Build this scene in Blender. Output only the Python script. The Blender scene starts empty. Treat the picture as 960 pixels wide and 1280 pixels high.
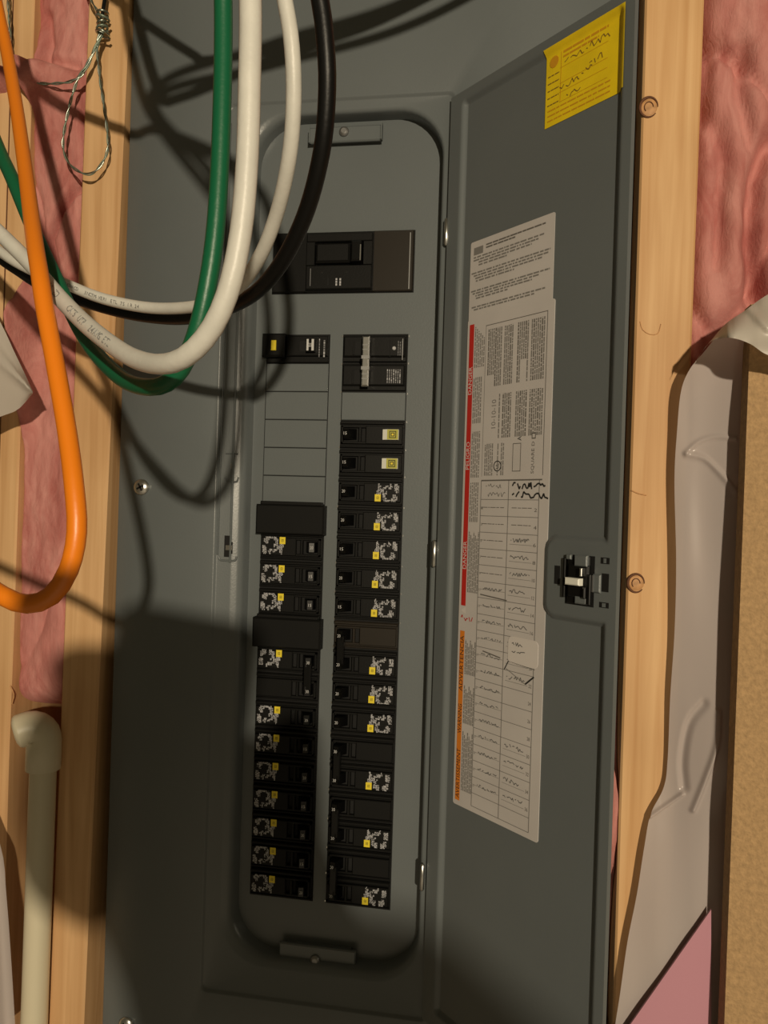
import bpy, bmesh, math, random
from mathutils import Vector, Matrix, noise
random.seed(7)
SC = bpy.context.scene
COL = SC.collection
Z0 = 1.5                       # height of the local zero above the floor

# ------------------------------------------------------------------ camera
F = 961.0
YAW, PITCH, ROLL = 0.16110456, -0.00217317, 0.03143634
CAM = Vector((0.11302965, -0.49091686, -0.11662208))
FW = Vector((-math.sin(YAW)*math.cos(PITCH), math.cos(YAW)*math.cos(PITCH), math.sin(PITCH)))
_r0 = FW.cross(Vector((0, 0, 1))).normalized(); _u0 = _r0.cross(FW)
RT = _r0*math.cos(ROLL) + _u0*math.sin(ROLL)
UP = -_r0*math.sin(ROLL) + _u0*math.cos(ROLL)
cd = bpy.data.cameras.new('camera'); cam = bpy.data.objects.new('camera', cd); COL.objects.link(cam)
cd.sensor_fit = 'HORIZONTAL'; cd.sensor_width = 36.0; cd.lens = 36.0*F/960.0
cd.clip_start = 0.005; cd.clip_end = 50
M3 = Matrix((RT, UP, -FW)).transposed()
cam.matrix_world = Matrix.Translation(CAM + Vector((0, 0, Z0))) @ M3.to_4x4()
SC.camera = cam

# ------------------------------------------------------------------ light
world = bpy.data.worlds.new('world'); SC.world = world; world.use_nodes = True
world.node_tree.nodes['Background'].inputs[0].default_value = (1.0, 0.80, 0.44, 1)
world.node_tree.nodes['Background'].inputs[1].default_value = 0.075
ld = bpy.data.lights.new('bulb', 'POINT'); ld.energy = 140.0; ld.color = (1.0, 0.85, 0.62); ld.shadow_soft_size = 0.026
LP = CAM + 1.6*Vector((0.365, -1.0, 0.19))
lo = bpy.data.objects.new('bulb', ld); COL.objects.link(lo); lo.location = LP + Vector((0, 0, Z0))
SC.view_settings.view_transform = 'Standard'; SC.view_settings.look = 'None'
SC.view_settings.exposure = 0.0; SC.view_settings.gamma = 1.0; SC.view_settings.use_curve_mapping = False

# ------------------------------------------------------------------ pixel rays -> points at real depths
def ray(px, py): return FW + RT*((px-480)/F) + UP*((640-py)/F)
def P(px, py, y=0.0):
    d = ray(px, py); return CAM + d*((y-CAM.y)/d.y)
def PD(px, py, d): return P(px, py, CAM.y + d)         # d = distance from the camera towards the wall
DA = math.radians(44)
HNG = Vector((0.0696, -0.003, 0.0))
DDIR = Vector((math.cos(DA), -math.sin(DA), 0)); DN = Vector((-math.sin(DA), -math.cos(DA), 0))
def DQ(px, py):
    d = ray(px, py); n = DN; t = ((HNG-CAM).dot(n))/d.dot(n); p = CAM + d*t
    return (p-HNG).dot(DDIR), p.z

# ------------------------------------------------------------------ materials
def mat(name, col, rough=0.5, metal=0.0, bump=0.0, bscale=300.0, var=0.0, vscale=20.0, spec=0.5, coat=0.0):
    m = bpy.data.materials.new(name); m.use_nodes = True; nt = m.node_tree; b = nt.nodes['Principled BSDF']
    b.inputs['Base Color'].default_value = (*col, 1); b.inputs['Roughness'].default_value = rough
    b.inputs['Metallic'].default_value = metal; b.inputs['Specular IOR Level'].default_value = spec
    b.inputs['Coat Weight'].default_value = coat
    tc = nt.nodes.new('ShaderNodeTexCoord')
    if var:
        n = nt.nodes.new('ShaderNodeTexNoise'); n.inputs['Scale'].default_value = vscale; n.inputs['Detail'].default_value = 5
        nt.links.new(tc.outputs['Object'], n.inputs['Vector'])
        r = nt.nodes.new('ShaderNodeValToRGB')
        r.color_ramp.elements[0].position = 0.3; r.color_ramp.elements[1].position = 0.7
        r.color_ramp.elements[0].color = (*[c*(1-var) for c in col], 1); r.color_ramp.elements[1].color = (*[min(1, c*(1+var)) for c in col], 1)
        nt.links.new(n.outputs['Fac'], r.inputs['Fac']); nt.links.new(r.outputs['Color'], b.inputs['Base Color'])
    if bump:
        n2 = nt.nodes.new('ShaderNodeTexNoise'); n2.inputs['Scale'].default_value = bscale; n2.inputs['Detail'].default_value = 3
        nt.links.new(tc.outputs['Object'], n2.inputs['Vector'])
        bp = nt.nodes.new('ShaderNodeBump'); bp.inputs['Strength'].default_value = bump; bp.inputs['Distance'].default_value = 0.001
        nt.links.new(n2.outputs['Fac'], bp.inputs['Height']); nt.links.new(bp.outputs['Normal'], b.inputs['Normal'])
    return m

def wood_mat(name, base, dark, seed):
    m = bpy.data.materials.new(name); m.use_nodes = True; nt = m.node_tree; b = nt.nodes['Principled BSDF']
    b.inputs['Roughness'].default_value = 0.62
    tc = nt.nodes.new('ShaderNodeTexCoord'); mp = nt.nodes.new('ShaderNodeMapping')
    mp.inputs['Scale'].default_value = (60, 60, 2.2); mp.inputs['Location'].default_value = (seed, seed*2, seed)
    nt.links.new(tc.outputs['Object'], mp.inputs['Vector'])
    n = nt.nodes.new('ShaderNodeTexNoise'); n.inputs['Scale'].default_value = 2.2; n.inputs['Detail'].default_value = 6; n.inputs['Distortion'].default_value = 0.6
    nt.links.new(mp.outputs['Vector'], n.inputs['Vector'])
    r = nt.nodes.new('ShaderNodeValToRGB'); r.color_ramp.elements[0].position = 0.30; r.color_ramp.elements[1].position = 0.68
    r.color_ramp.elements[0].color = (*dark, 1); r.color_ramp.elements[1].color = (*base, 1)
    nt.links.new(n.outputs['Fac'], r.inputs['Fac'])
    n3 = nt.nodes.new('ShaderNodeTexNoise'); n3.inputs['Scale'].default_value = 9; n3.inputs['Detail'].default_value = 2
    nt.links.new(tc.outputs['Object'], n3.inputs['Vector'])
    mx = nt.nodes.new('ShaderNodeMix'); mx.data_type = 'RGBA'; mx.blend_type = 'MULTIPLY'; mx.inputs['Factor'].default_value = 0.35
    nt.links.new(r.outputs['Color'], mx.inputs['A'])
    r2 = nt.nodes.new('ShaderNodeValToRGB'); r2.color_ramp.elements[0].color = (.62, .52, .42, 1); r2.color_ramp.elements[0].position = .35; r2.color_ramp.elements[1].color = (1, 1, 1, 1); r2.color_ramp.elements[1].position = .6
    nt.links.new(n3.outputs['Fac'], r2.inputs['Fac']); nt.links.new(r2.outputs['Color'], mx.inputs['B'])
    nt.links.new(mx.outputs['Result'], b.inputs['Base Color'])
    bp = nt.nodes.new('ShaderNodeBump'); bp.inputs['Strength'].default_value = 0.25; bp.inputs['Distance'].default_value = 0.0006
    nt.links.new(n.outputs['Fac'], bp.inputs['Height']); nt.links.new(bp.outputs['Normal'], b.inputs['Normal'])
    return m

def fluff_mat(name, a, c):
    m = bpy.data.materials.new(name); m.use_nodes = True; nt = m.node_tree; b = nt.nodes['Principled BSDF']
    b.inputs['Roughness'].default_value = 0.95; b.inputs['Specular IOR Level'].default_value = 0.1
    b.inputs['Sheen Weight'].default_value = 0.25; b.inputs['Sheen Tint'].default_value = (*c, 1)
    tc = nt.nodes.new('ShaderNodeTexCoord')
    mp = nt.nodes.new('ShaderNodeMapping'); mp.inputs['Scale'].default_value = (1.6, 1, .55)
    nt.links.new(tc.outputs['Object'], mp.inputs['Vector'])
    n = nt.nodes.new('ShaderNodeTexNoise'); n.inputs['Scale'].default_value = 26; n.inputs['Detail'].default_value = 9; n.inputs['Roughness'].default_value = .62; n.inputs['Distortion'].default_value = 1.2
    nt.links.new(mp.outputs['Vector'], n.inputs['Vector'])
    r = nt.nodes.new('ShaderNodeValToRGB'); r.color_ramp.elements[0].position = .34; r.color_ramp.elements[1].position = .64
    r.color_ramp.elements[0].color = (*a, 1); r.color_ramp.elements[1].color = (*c, 1)
    nt.links.new(n.outputs['Fac'], r.inputs['Fac']); nt.links.new(r.outputs['Color'], b.inputs['Base Color'])
    n2 = nt.nodes.new('ShaderNodeTexNoise'); n2.inputs['Scale'].default_value = 160; n2.inputs['Detail'].default_value = 6; n2.inputs['Distortion'].default_value = 2
    nt.links.new(mp.outputs['Vector'], n2.inputs['Vector'])
    bp = nt.nodes.new('ShaderNodeBump'); bp.inputs['Strength'].default_value = .3; bp.inputs['Distance'].default_value = .002
    nt.links.new(n2.outputs['Fac'], bp.inputs['Height']); nt.links.new(bp.outputs['Normal'], b.inputs['Normal'])
    return m

def film_mat(name, col, trans, rough=.24):
    m = bpy.data.materials.new(name); m.use_nodes = True; nt = m.node_tree; b = nt.nodes['Principled BSDF']; out = nt.nodes['Material Output']
    b.inputs['Base Color'].default_value = (*col, 1); b.inputs['Roughness'].default_value = rough
    b.inputs['Specular IOR Level'].default_value = .6
    tl = nt.nodes.new('ShaderNodeBsdfTranslucent'); tl.inputs['Color'].default_value = (*col, 1)
    tp = nt.nodes.new('ShaderNodeBsdfTransparent')
    m1 = nt.nodes.new('ShaderNodeMixShader'); m1.inputs[0].default_value = .22
    m2 = nt.nodes.new('ShaderNodeMixShader'); m2.inputs[0].default_value = trans
    nt.links.new(b.outputs[0], m1.inputs[1]); nt.links.new(tl.outputs[0], m1.inputs[2])
    nt.links.new(m1.outputs[0], m2.inputs[1]); nt.links.new(tp.outputs[0], m2.inputs[2]); nt.links.new(m2.outputs[0], out.inputs['Surface'])
    return m

M = dict(
    grey=mat('grey_enamel', (.128, .144, .150), .33, bump=.06, bscale=900, var=.04, vscale=12),
    black=mat('black_plastic', (.0045, .0045, .0042), .48, bump=.05, bscale=900, spec=.22),
    blacker=mat('black_recess', (.002, .002, .002), .8),  # darkness of holes and slots given as a colour
    blackgloss=mat('black_toggle', (.003, .003, .003), .28, spec=.4),
    brownblack=mat('gloss_brown_plastic', (.017, .013, .009), .34),  # brown tone; paints the gloss on one breaker, also dark print
    blank=mat('black_blank_plastic', (.0052, .0052, .0048), .6, spec=.18),
    steel=mat('zinc_steel', (.62, .62, .60), .28, 1.0),
    dsteel=mat('dull_steel', (.30, .30, .30), .45, .8),
    white=mat('white_plastic', (.80, .80, .72), .4),
    yellow=mat('yellow_ink', (.78, .62, .03), .5),
    olive=mat('yellow_green_ink', (.42, .40, .05), .5),
    silver=mat('silver_ink', (.42, .42, .44), .5),
    silver2=mat('dim_silver_ink', (.20, .20, .21), .5),
    numeral=mat('pale_numeral_ink', (.55, .55, .55), .5),
    paper=mat('label_paper', (.56, .53, .52), .55, var=.05, vscale=30),
    paper2=mat('note_paper', (.66, .62, .60), .55),
    ink=mat('printed_ink', (.14, .13, .12), .7),
    inkg=mat('grey_printed_ink', (.21, .20, .19), .7),
    inkb=mat('marker_ink', (.02, .02, .02), .6),
    pencil=mat('pencil', (.13, .13, .13), .7),
    red=mat('red_ink', (.52, .022, .015), .5),
    orangeink=mat('orange_ink', (.72, .22, .02), .5),
    ysticker=mat('yellow_sticker', (.82, .60, .008), .5, var=.08, vscale=60),
    yink=mat('orange_print', (.62, .30, .01), .6),
    handink=mat('brown_ballpoint', (.22, .13, .02), .6),
    orange=mat('orange_jacket', (.86, .23, .008), .38, bump=.05, bscale=500),
    green=mat('green_jacket', (.004, .115, .048), .40, bump=.08, bscale=600),
    wjack=mat('white_jacket', (.66, .65, .60), .42, bump=.10, bscale=500, var=.05, vscale=120),
    bjack=mat('black_jacket', (.004, .004, .004), .42, bump=.08, bscale=600, spec=.3),
    cprint=mat('cable_print', (.25, .25, .25), .6),
    copper=mat('tinned_copper_wire', (.42, .46, .40), .32, 1.0),
    greenwire=mat('verdigris_wire', (.22, .27, .21), .45, .6),
    pvc=mat('cream_cpvc', (.66, .60, .44), .42, bump=.05, bscale=250),
    wood=wood_mat('pine', (.80, .51, .25), (.62, .34, .135), 1.3),
    wood2=wood_mat('pine_left', (.78, .50, .26), (.58, .33, .145), 5.1),
    knot=mat('pine_knot', (.55, .29, .12), .6, var=.3, vscale=250),
    knotd=mat('pine_knot_ring', (.13, .05, .02), .7),
    pink=fluff_mat('pink_fibreglass', (.42, .135, .12), (.62, .285, .255)),
    film=film_mat('poly_film', (.62, .55, .53), .10),
    film2=film_mat('poly_film_fold', (.60, .56, .50), .03, .38),
    foam=mat('pink_foam_board', (.56, .27, .34), .55, bump=.05, bscale=400),
    board=mat('brown_fibreboard', (.43, .275, .135), .9, bump=.8, bscale=700, var=.16, vscale=350),
    sheath=mat('dark_sheathing', (.12, .06, .03), .8, var=.2),
    concrete=mat('concrete', (.35, .33, .30), .85, var=.15, vscale=8, bump=.3, bscale=60),
    phone=mat('phone_body', (.02, .02, .022), .25),
    skin=mat('skin', (.62, .36, .25), .55),
    nmj=mat('yellow_jacket', (.55, .42, .06), .45),
)

# ------------------------------------------------------------------ mesh builder
class MB:
    def __init__(s): s.v = []; s.f = []; s.m = []; s.mats = []; s.sm = []
    def mi(s, k):
        if k not in s.mats: s.mats.append(k)
        return s.mats.index(k)
    def face(s, pts, k, smooth=False):
        b = len(s.v); s.v += [Vector(p) for p in pts]; s.f.append(list(range(b, b+len(pts)))); s.m.append(s.mi(k)); s.sm.append(smooth)
    def hexa(s, p, k):                     # p: 8 points, 0-3 back ring, 4-7 front ring
        b = len(s.v); s.v += [Vector(q) for q in p]
        for f in ((0, 1, 2, 3), (7, 6, 5, 4), (0, 4, 5, 1), (1, 5, 6, 2), (2, 6, 7, 3), (3, 7, 4, 0)):
            s.f.append([b+i for i in f]); s.m.append(s.mi(k)); s.sm.append(False)
    def box(s, x0, x1, y0, y1, z0, z1, k, bev=0.0):
        x0, x1 = sorted((x0, x1)); y0, y1 = sorted((y0, y1)); z0, z1 = sorted((z0, z1))
        if bev:                            # chamfered front (low y)
            r = [(x0, z0), (x1, z0), (x1, z1), (x0, z1)]
            i = [(x0+bev, z0+bev), (x1-bev, z0+bev), (x1-bev, z1-bev), (x0+bev, z1-bev)]
            b = len(s.v)
            s.v += [Vector((a, y1, c)) for a, c in r] + [Vector((a, y0+bev, c)) for a, c in r] + [Vector((a, y0, c)) for a, c in i]
            fs = [(3, 2, 1, 0), (8, 9, 10, 11)]
            for q in (0, 4):
                for j in range(4): fs.append((q+j, q+(j+1) % 4, q+4+(j+1) % 4, q+4+j))
            for f in fs: s.f.append([b+t for t in f]); s.m.append(s.mi(k)); s.sm.append(False)
        else:
            s.hexa([(x0, y1, z0), (x1, y1, z0), (x1, y1, z1), (x0, y1, z1), (x0, y0, z0), (x1, y0, z0), (x1, y0, z1), (x0, y0, z1)], k)
    def quadxz(s, x0, x1, z0, z1, y, k): s.face([(x0, y, z0), (x1, y, z0), (x1, y, z1), (x0, y, z1)], k)
    def grid(s, rows, k, smooth=True, close=False):
        b = len(s.v); n = len(rows[0])
        for r in rows: s.v += [Vector(p) for p in r]
        for i in range(len(rows)-1):
            for j in range(n if close else n-1):
                a = b+i*n+j; c = b+i*n+(j+1) % n
                s.f.append([a, c, c+n, a+n]); s.m.append(s.mi(k)); s.sm.append(smooth)
    def tube(s, pts, rad, k, n=12, caps=True):
        pts = [Vector(p) for p in pts]; N = len(pts)
        rr = rad if isinstance(rad, (list, tuple)) else [rad]*N
        t = (pts[1]-pts[0]).normalized(); a = t.orthogonal().normalized(); rows = []
        for i, p in enumerate(pts):
            t2 = (pts[min(i+1, N-1)]-pts[max(i-1, 0)]).normalized()
            a = (a - t2*a.dot(t2)).normalized(); c = t2.cross(a)
            rows.append([p + (a*math.cos(q*2*math.pi/n)+c*math.sin(q*2*math.pi/n))*rr[i] for q in range(n)])
        s.grid(rows, k, True, True)
        if caps:
            s.face(rows[0][::-1], k); s.face(rows[-1], k)
    def disc(s, c, ax, r0, prof, k, n=20):   # lathe: prof list of (radius, height) along ax
        c = Vector(c); ax = Vector(ax).normalized(); a = ax.orthogonal().normalized(); d = ax.cross(a)
        rows = [[c + ax*h + (a*math.cos(q*2*math.pi/n)+d*math.sin(q*2*math.pi/n))*(r*r0) for q in range(n)] for r, h in prof]
        s.grid(rows, k, True, True); s.face(rows[-1], k)

WO = {}
def obj(name, mb, parent=None, local=False, label=None, cat=None, group=None, kind=None, recalc=True, base=True):
    me = bpy.data.meshes.new(name); vs = mb.v
    wp = WO.get(parent.name, Vector((0, 0, 0))) if parent else Vector((0, 0, 0))
    if local: o0 = Vector((0, 0, 0))
    else:
        xs = [v.x for v in vs]; ys = [v.y for v in vs]; zs = [v.z for v in vs]
        o0 = Vector(((min(xs)+max(xs))/2, (min(ys)+max(ys))/2, min(zs)))
    me.from_pydata([v-o0 for v in vs], [], mb.f)
    for k in mb.mats: me.materials.append(M[k])
    me.polygons.foreach_set('material_index', mb.m); me.polygons.foreach_set('use_smooth', mb.sm)
    if recalc:
        bm = bmesh.new(); bm.from_mesh(me); bmesh.ops.recalc_face_normals(bm, faces=bm.faces); bm.to_mesh(me); bm.free()
    me.update()
    o = bpy.data.objects.new(name, me); COL.objects.link(o)
    if parent: o.parent = parent
    if local: o.location = (0, 0, 0)
    else:
        w = o0 + Vector((0, 0, Z0)); o.location = w - wp; WO[o.name] = w
    if label: o['label'] = label
    if cat: o['category'] = cat
    if group: o['group'] = group
    if kind: o['kind'] = kind
    return o
def empty(name, loc, label, cat, group=None):
    o = bpy.data.objects.new(name, None); COL.objects.link(o); o.empty_display_size = .02
    w = Vector(loc)+Vector((0, 0, Z0)); o.location = w; WO[o.name] = w
    o['label'] = label; o['category'] = cat
    if group: o['group'] = group
    return o

def catmull(pts, step=.004):
    pts = [Vector(p) for p in pts]; P4 = [pts[0]*2-pts[1]] + pts + [pts[-1]*2-pts[-2]]; out = []
    for i in range(1, len(P4)-2):
        a, b, c, d = P4[i-1:i+3]; n = max(2, int((c-b).length/step))
        for j in range(n):
            t = j/n; out.append(.5*((2*b)+(c-a)*t+(2*a-5*b+4*c-d)*t*t+(3*b-a-3*c+d)*t*t*t))
    out.append(pts[-1]); return out

# ---- lettering: the built-in font turned into flat mesh
_tc = {}
def glyphs(s):
    if s in _tc: return _tc[s]
    cu = bpy.data.curves.new('txt', 'FONT'); cu.body = s; cu.size = 1; cu.resolution_u = 2
    o = bpy.data.objects.new('txt', cu); me = o.to_mesh()
    vs = [(v.co.x, v.co.y) for v in me.vertices]; fs = [list(p.vertices) for p in me.polygons]
    o.to_mesh_clear(); bpy.data.objects.remove(o); bpy.data.curves.remove(cu)
    x0 = min(v[0] for v in vs); x1 = max(v[0] for v in vs); y0 = min(v[1] for v in vs); y1 = max(v[1] for v in vs)
    _tc[s] = (vs, fs, x0, x1, y0, y1); return _tc[s]
def text(mb, s, org, right, up, w, h, k):
    """fit s in a w x h box starting at org"""
    vs, fs, x0, x1, y0, y1 = glyphs(s); b = len(mb.v)
    org = Vector(org); right = Vector(right); up = Vector(up)
    for x, y in vs: mb.v.append(org + right*((x-x0)/(x1-x0)*w) + up*((y-y0)/(y1-y0)*h))
    for f in fs: mb.f.append([b+i for i in f]); mb.m.append(mb.mi(k)); mb.sm.append(False)
X, Y, Zv = Vector((1, 0, 0)), Vector((0, 1, 0)), Vector((0, 0, 1))

# ================================================================== SETTING
m = MB(); m.box(-1.6, 1.6, .14, .16, -Z0, .9, 'sheath'); obj('wall_back', m, kind='structure')
m = MB(); m.box(-1.6, 1.6, -3.2, .16, -Z0-.05, -Z0, 'concrete'); obj('floor', m, kind='structure')

def stud(name, pts_l, pts_r, yf, yb, k, label, cat='stud'):
    """front face outline: x of the left and right edge as z -> x lists"""
    m = MB(); rows = []
    zs = [z for z, _ in pts_l]; c = .0012
    for (z, a), (_, b) in zip(pts_l, pts_r):
        rows.append([(a, yb, z), (a, yf+c, z), (a+c, yf, z), (b-c, yf, z), (b, yf+c, z), (b, yb, z)])
    m.grid(rows, k, False, True); m.face(rows[0], k); m.face(rows[-1][::-1], k)
    return obj(name, m, label=label, cat=cat)
def lin(zs, f): return [(z, f(z)) for z in zs]
ZS = [-Z0] + [-.7+.1*i for i in range(15)] + [.9]
wob = lambda z, s: .0007*noise.noise(Vector((z*9, s, 0)))
stud_l = stud('wall_stud', lin(ZS, lambda z: -.1842+.0095*(z-.06)+wob(z, 1)), lin(ZS, lambda z: min(-.1528, -.1545+.0153*(z-.1))+wob(z, 2)*.5), -.004, .082, 'wood2',
              'pine stud right beside the left edge of the grey panel')
stud_o = stud('wall_stud', lin(ZS, lambda z: -.262), lin(ZS, lambda z: -.2222+.004*z+wob(z, 3)), -.007, .082, 'wood2',
              'pine stud at the left edge of the photo, behind the orange cable')
m = MB(); m.box(-.2375, -.2367, -.0074, -.0068, -.7, .5, 'knotd'); obj('stud_seam', m, stud_o)  # dark strip for the joint of the doubled stud
stud_r = stud('wall_stud', lin(ZS, lambda z: .1848+wob(z, 4)), lin(ZS, lambda z: .2180+.004*z+wob(z, 5)), -.007, .082, 'wood',
              'pine stud with round knots right of the open grey door')
def knot(px, py, r, parent, a0=0.0):
    c = P(px, py, -.0072); m = MB(); n = 26
    ring = [c+Vector((r*math.cos(a0+t*5.6/n), -.0001, 1.15*r*math.sin(a0+t*5.6/n))) for t in range(n+1)]
    m.tube(ring, [.0003+.0006*math.sin(math.pi*t/n) for t in range(n+1)], 'knotd', 6)
    m.disc(c+Vector((0, .0001, 0)), (0, -1, 0), r, [(1.0, -.0002), (.9, .0002), (.3, .0003)], 'knot', 18)
    m.tube([c+Vector((r*.5*math.cos(t*.5), -.0004, r*.6*math.sin(t*.5))) for t in range(9)], .0003, 'knotd', 5)
    obj('knot', m, parent)
knot(811, 134, .0052, stud_r); knot(795, 729, .0048, stud_r)
def scratch(pts, parent, r=.0004, name='nick', k='knot'):
    m = MB(); m.tube(catmull([P(x, y, -.0071) for x, y in pts], .002), r, k, 5); obj(name, m, parent)
scratch([(800, 402), (803, 412), (812, 418), (822, 417), (826, 405)], stud_r, .0003)
scratch([(789, 613), (798, 617), (808, 619)], stud_r)
scratch([(13, 857), (17, 868), (15, 880)], stud_o)

# ---- fibreglass
def batt(name, x0, x1, z0, z1, nx, nz, fy, label, k='pink', cat='insulation'):
    m = MB(); rows = []
    for j in range(nz+1):
        z = z0+(z1-z0)*j/nz
        rows.append([(x0+(x1-x0)*i/nx, fy(x0+(x1-x0)*i/nx, z), z) for i in range(nx+1)])
    m.grid(rows, k)
    yb = .135
    m.face([(x0, yb, z0), (x1, yb, z0), (x1, yb, z1), (x0, yb, z1)], k)
    m.face([(x0, yb, z0), (x0, yb, z1)] + [r[0] for r in rows[::-1]], k)
    m.face([(x1, yb, z1), (x1, yb, z0)] + [r[-1] for r in rows], k)
    m.face([(x1, yb, z0), (x0, yb, z0)] + list(rows[0]), k); m.face([(x0, yb, z1), (x1, yb, z1)] + list(rows[-1][::-1]), k)
    return obj(name, m, label=label, cat=cat)
def fbm(x, z, s, o=0.0):
    return noise.fractal(Vector((x*s, z*s*.55, o)), .9, 2.0, 5)
def ridge(x, z, s, o): return abs(noise.noise(Vector((x*s, z*s*.45, o))))
def gauss(x, z, cx, cz, sx, sz): return math.exp(-((x-cx)/sx)**2-((z-cz)/sz)**2)
def crease(x, z, pts, w):
    d = 9
    for (ax, az), (bx, bz) in zip(pts, pts[1:]):
        t = max(0, min(1, ((x-ax)*(bx-ax)+(z-az)*(bz-az))/((bx-ax)**2+(bz-az)**2)))
        d = min(d, math.hypot(x-ax-t*(bx-ax), z-az-t*(bz-az)))
    return math.exp(-(d/w)**2)
def pz(px, py, y=0): q = P(px, py, y); return (q.x, q.z)
CR = [([pz(965, 170), pz(948, 215), pz(942, 300), pz(955, 380)], .006, .020), ([pz(930, 60), pz(925, 110), pz(940, 180)], .004, .008),
      ([pz(880, 120), pz(905, 190), pz(900, 330)], .004, .006), ([pz(870, 10), pz(890, 60), pz(880, 150)], .003, .005)]
def right_y(x, z):
    y = .006 - .012*fbm(x, z, 11, 3.1) + .0015*fbm(x, z, 90, 8)
    y -= .010*math.exp(-((x-.25)/.022)**2)
    y += .016*math.exp(-((x-.216)/.006)**2) + .012*math.exp(-ridge(x, z, 13, 5)/.05)
    for p, w, d in CR: y += d*crease(x, z, p, w)
    return y
batt('insulation_batt', .2185, .42, -.75, .62, 100, 460, right_y, 'pink fibreglass batt bulging out at the top right of the photo')
CL = [([pz(100, 230), pz(75, 262), pz(62, 300), pz(70, 350)], .003, .010), ([pz(45, 345), pz(75, 358), pz(100, 350)], .003, .012), ([pz(30, 88), pz(60, 80), pz(95, 85)], .004, .008),
      ([pz(58, 20), pz(62, 60), pz(50, 110)], .004, .007)]
def left_y(x, z):
    t = 1/(1+math.exp((z+.270)/.005))
    y = -.003 - .0035*fbm(x, z, 16, 1.7) + .0010*fbm(x, z, 110, 2) + .003*math.exp(-ridge(x, z, 17, 2)/.04)
    over = 1/(1+math.exp((x+.2243)/.0008))                    # behind the outer stud
    y += over*.030
    for q, sx, sz, a in ((pz(14, 108), .034, .0135, .050), (pz(30, 400), .008, .024, .036), (pz(33, 480), .006, .03, .020)):
        y -= a*gauss(x, z, q[0], q[1], sx, sz)
    for p, w, d in CL: y += d*crease(x, z, p, w)
    y += .006*math.exp(-((x+.184)/.003)**2)
    return y*(1-t) + t*(.100 + .006*fbm(x, z, 20, 4))
batt('insulation_batt', -.2580, -.1850, -.62, .45, 80, 700, left_y, 'pink fibreglass batt in the narrow bay at the left, behind the orange cable')
batt('insulation_batt', .1796, .1842, -.62, .45, 2, 300, lambda x, z: .016-.024*math.exp(-((z+.31)/.045)**2)-.010*fbm(x, z, 30, 6)*math.exp(-((z+.31)/.06)**2),
     'sliver of pink fibreglass between the door edge and the right stud')

# ================================================================== PANEL
panel = empty('electrical_panel', (.0135, .05, -.70), 'grey steel breaker panel with its door standing open', 'electrical panel')
def rrect(x0, x1, z0, z1, r, y, n=10):
    out = []
    for cx, cz, a0 in ((x1-r, z1-r, 0), (x0+r, z1-r, 90), (x0+r, z0+r, 180), (x1-r, z0+r, 270)):
        for i in range(n+1):
            a = math.radians(a0+90*i/n); out.append((cx+r*math.cos(a), y, cz+r*math.sin(a)))
    return out
m = MB()
L = [(-.1515, .1790, -.66, .36, .002, .014), (-.1515, .1790, -.66, .36, .002, .0006), (-.1510, .1785, -.6595, .3595, .002, .0),
     (-.0822, .0712, -.4440, .1530, .004, .0), (-.0814, .0706, -.4432, .1522, .004, .0002), (-.0806, .0698, -.4424, .1514, .004, .0014), (-.0796, .0690, -.4414, .1506, .004, .0018),
     (-.0706, .0655, -.4235, .1462, .0320, .0018), (-.0692, .0646, -.4220, .1446, .0315, .0023), (-.0668, .0641, -.4200, .1438, .031, .0032), (-.0642, .0638, -.4185, .1434, .031, .0044), (-.0626, .0636, -.4172, .1432, .030, .0080), (-.0614, .0634, -.4160, .1430, .030, .0146)]
m.grid([rrect(*l) for l in L], 'grey', True, True)
cover = obj('cover', m, panel, recalc=True)
for p in cover.data.polygons:
    if abs(p.center.y - cover.data.vertices[0].co.y) > 9: p.use_smooth = True
m = MB(); m.box(-.142, .170, .0148, .10, -.65, .35, 'grey'); obj('enclosure', m, panel, label='grey steel box behind the cover')

SLOT = .01905
YF = .0095                                                       # breaker faces
XR0, XR1, XL0, XL1 = 0.0, .0432, -.0531, -.0097
YD = .0140
m = MB(); m.grid([rrect(-.0655, .0645, -.4210, .1445, .030, YD+.0006), rrect(-.0655, .0645, -.4210, .1445, .030, YD)], 'grey', False, True); m.face(rrect(-.0655, .0645, -.4210, .1445, .030, YD), 'grey')
dead = obj('dead_front', m, panel, label='flat grey inner plate around the breakers')
m = MB()                                                           # bright burrs left by the broken-off tabs
for k in range(21):
    for x in (XR0-.0007, XR1+.0010):
        if k > 10 and x > .04: continue
        if random.random() < .8:
            z = -k*SLOT + random.uniform(-.0012, .0012); m.box(x-.0003, x+.0003, YD-.0006, YD+.0002, z-.0006, z+.0006, 'steel')
obj('knockout_burrs', m, dead, kind='stuff')
# openings behind the breakers
m = MB(); m.box(XR0-.0004, XR1+.0004, YD-.0002, YD+.0004, -20*SLOT-.0006, .0006, 'blacker'); m.box(XL0-.0004, XL1+.0004, YD-.0002, YD+.0004, -20*SLOT-.0006, .0006, 'blacker')
obj('breaker_opening', m, dead)

def zc(k): return -(k+.5)*SLOT
def filler(x0, x1, k):
    m = MB(); m.box(x0+.0001, x1-.0001, YD-.0009, YD+.0002, -(k+1)*SLOT+.0003, -k*SLOT-.0003, 'grey', .0003); obj('knockout_blank', m, panel)
for k in range(1, 6): filler(XL0, XL1, k)
filler(XR0, XR1, 2)
for k in (6, 10):
    m = MB(); z1 = -k*SLOT+.0006
    m.box(XL0-.0018, XL1+.0018, YF-.0040, YD, -(k+1)*SLOT-.0014, z1-.0012, 'blank', .0010)
    m.box(XL0+.0006, XL1-.0006, YF-.0022, YD, z1-.0014, z1+.0010, 'black', .0004)
    obj('filler_plate', m, panel, label='plain black plastic plate over an empty breaker space')

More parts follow.
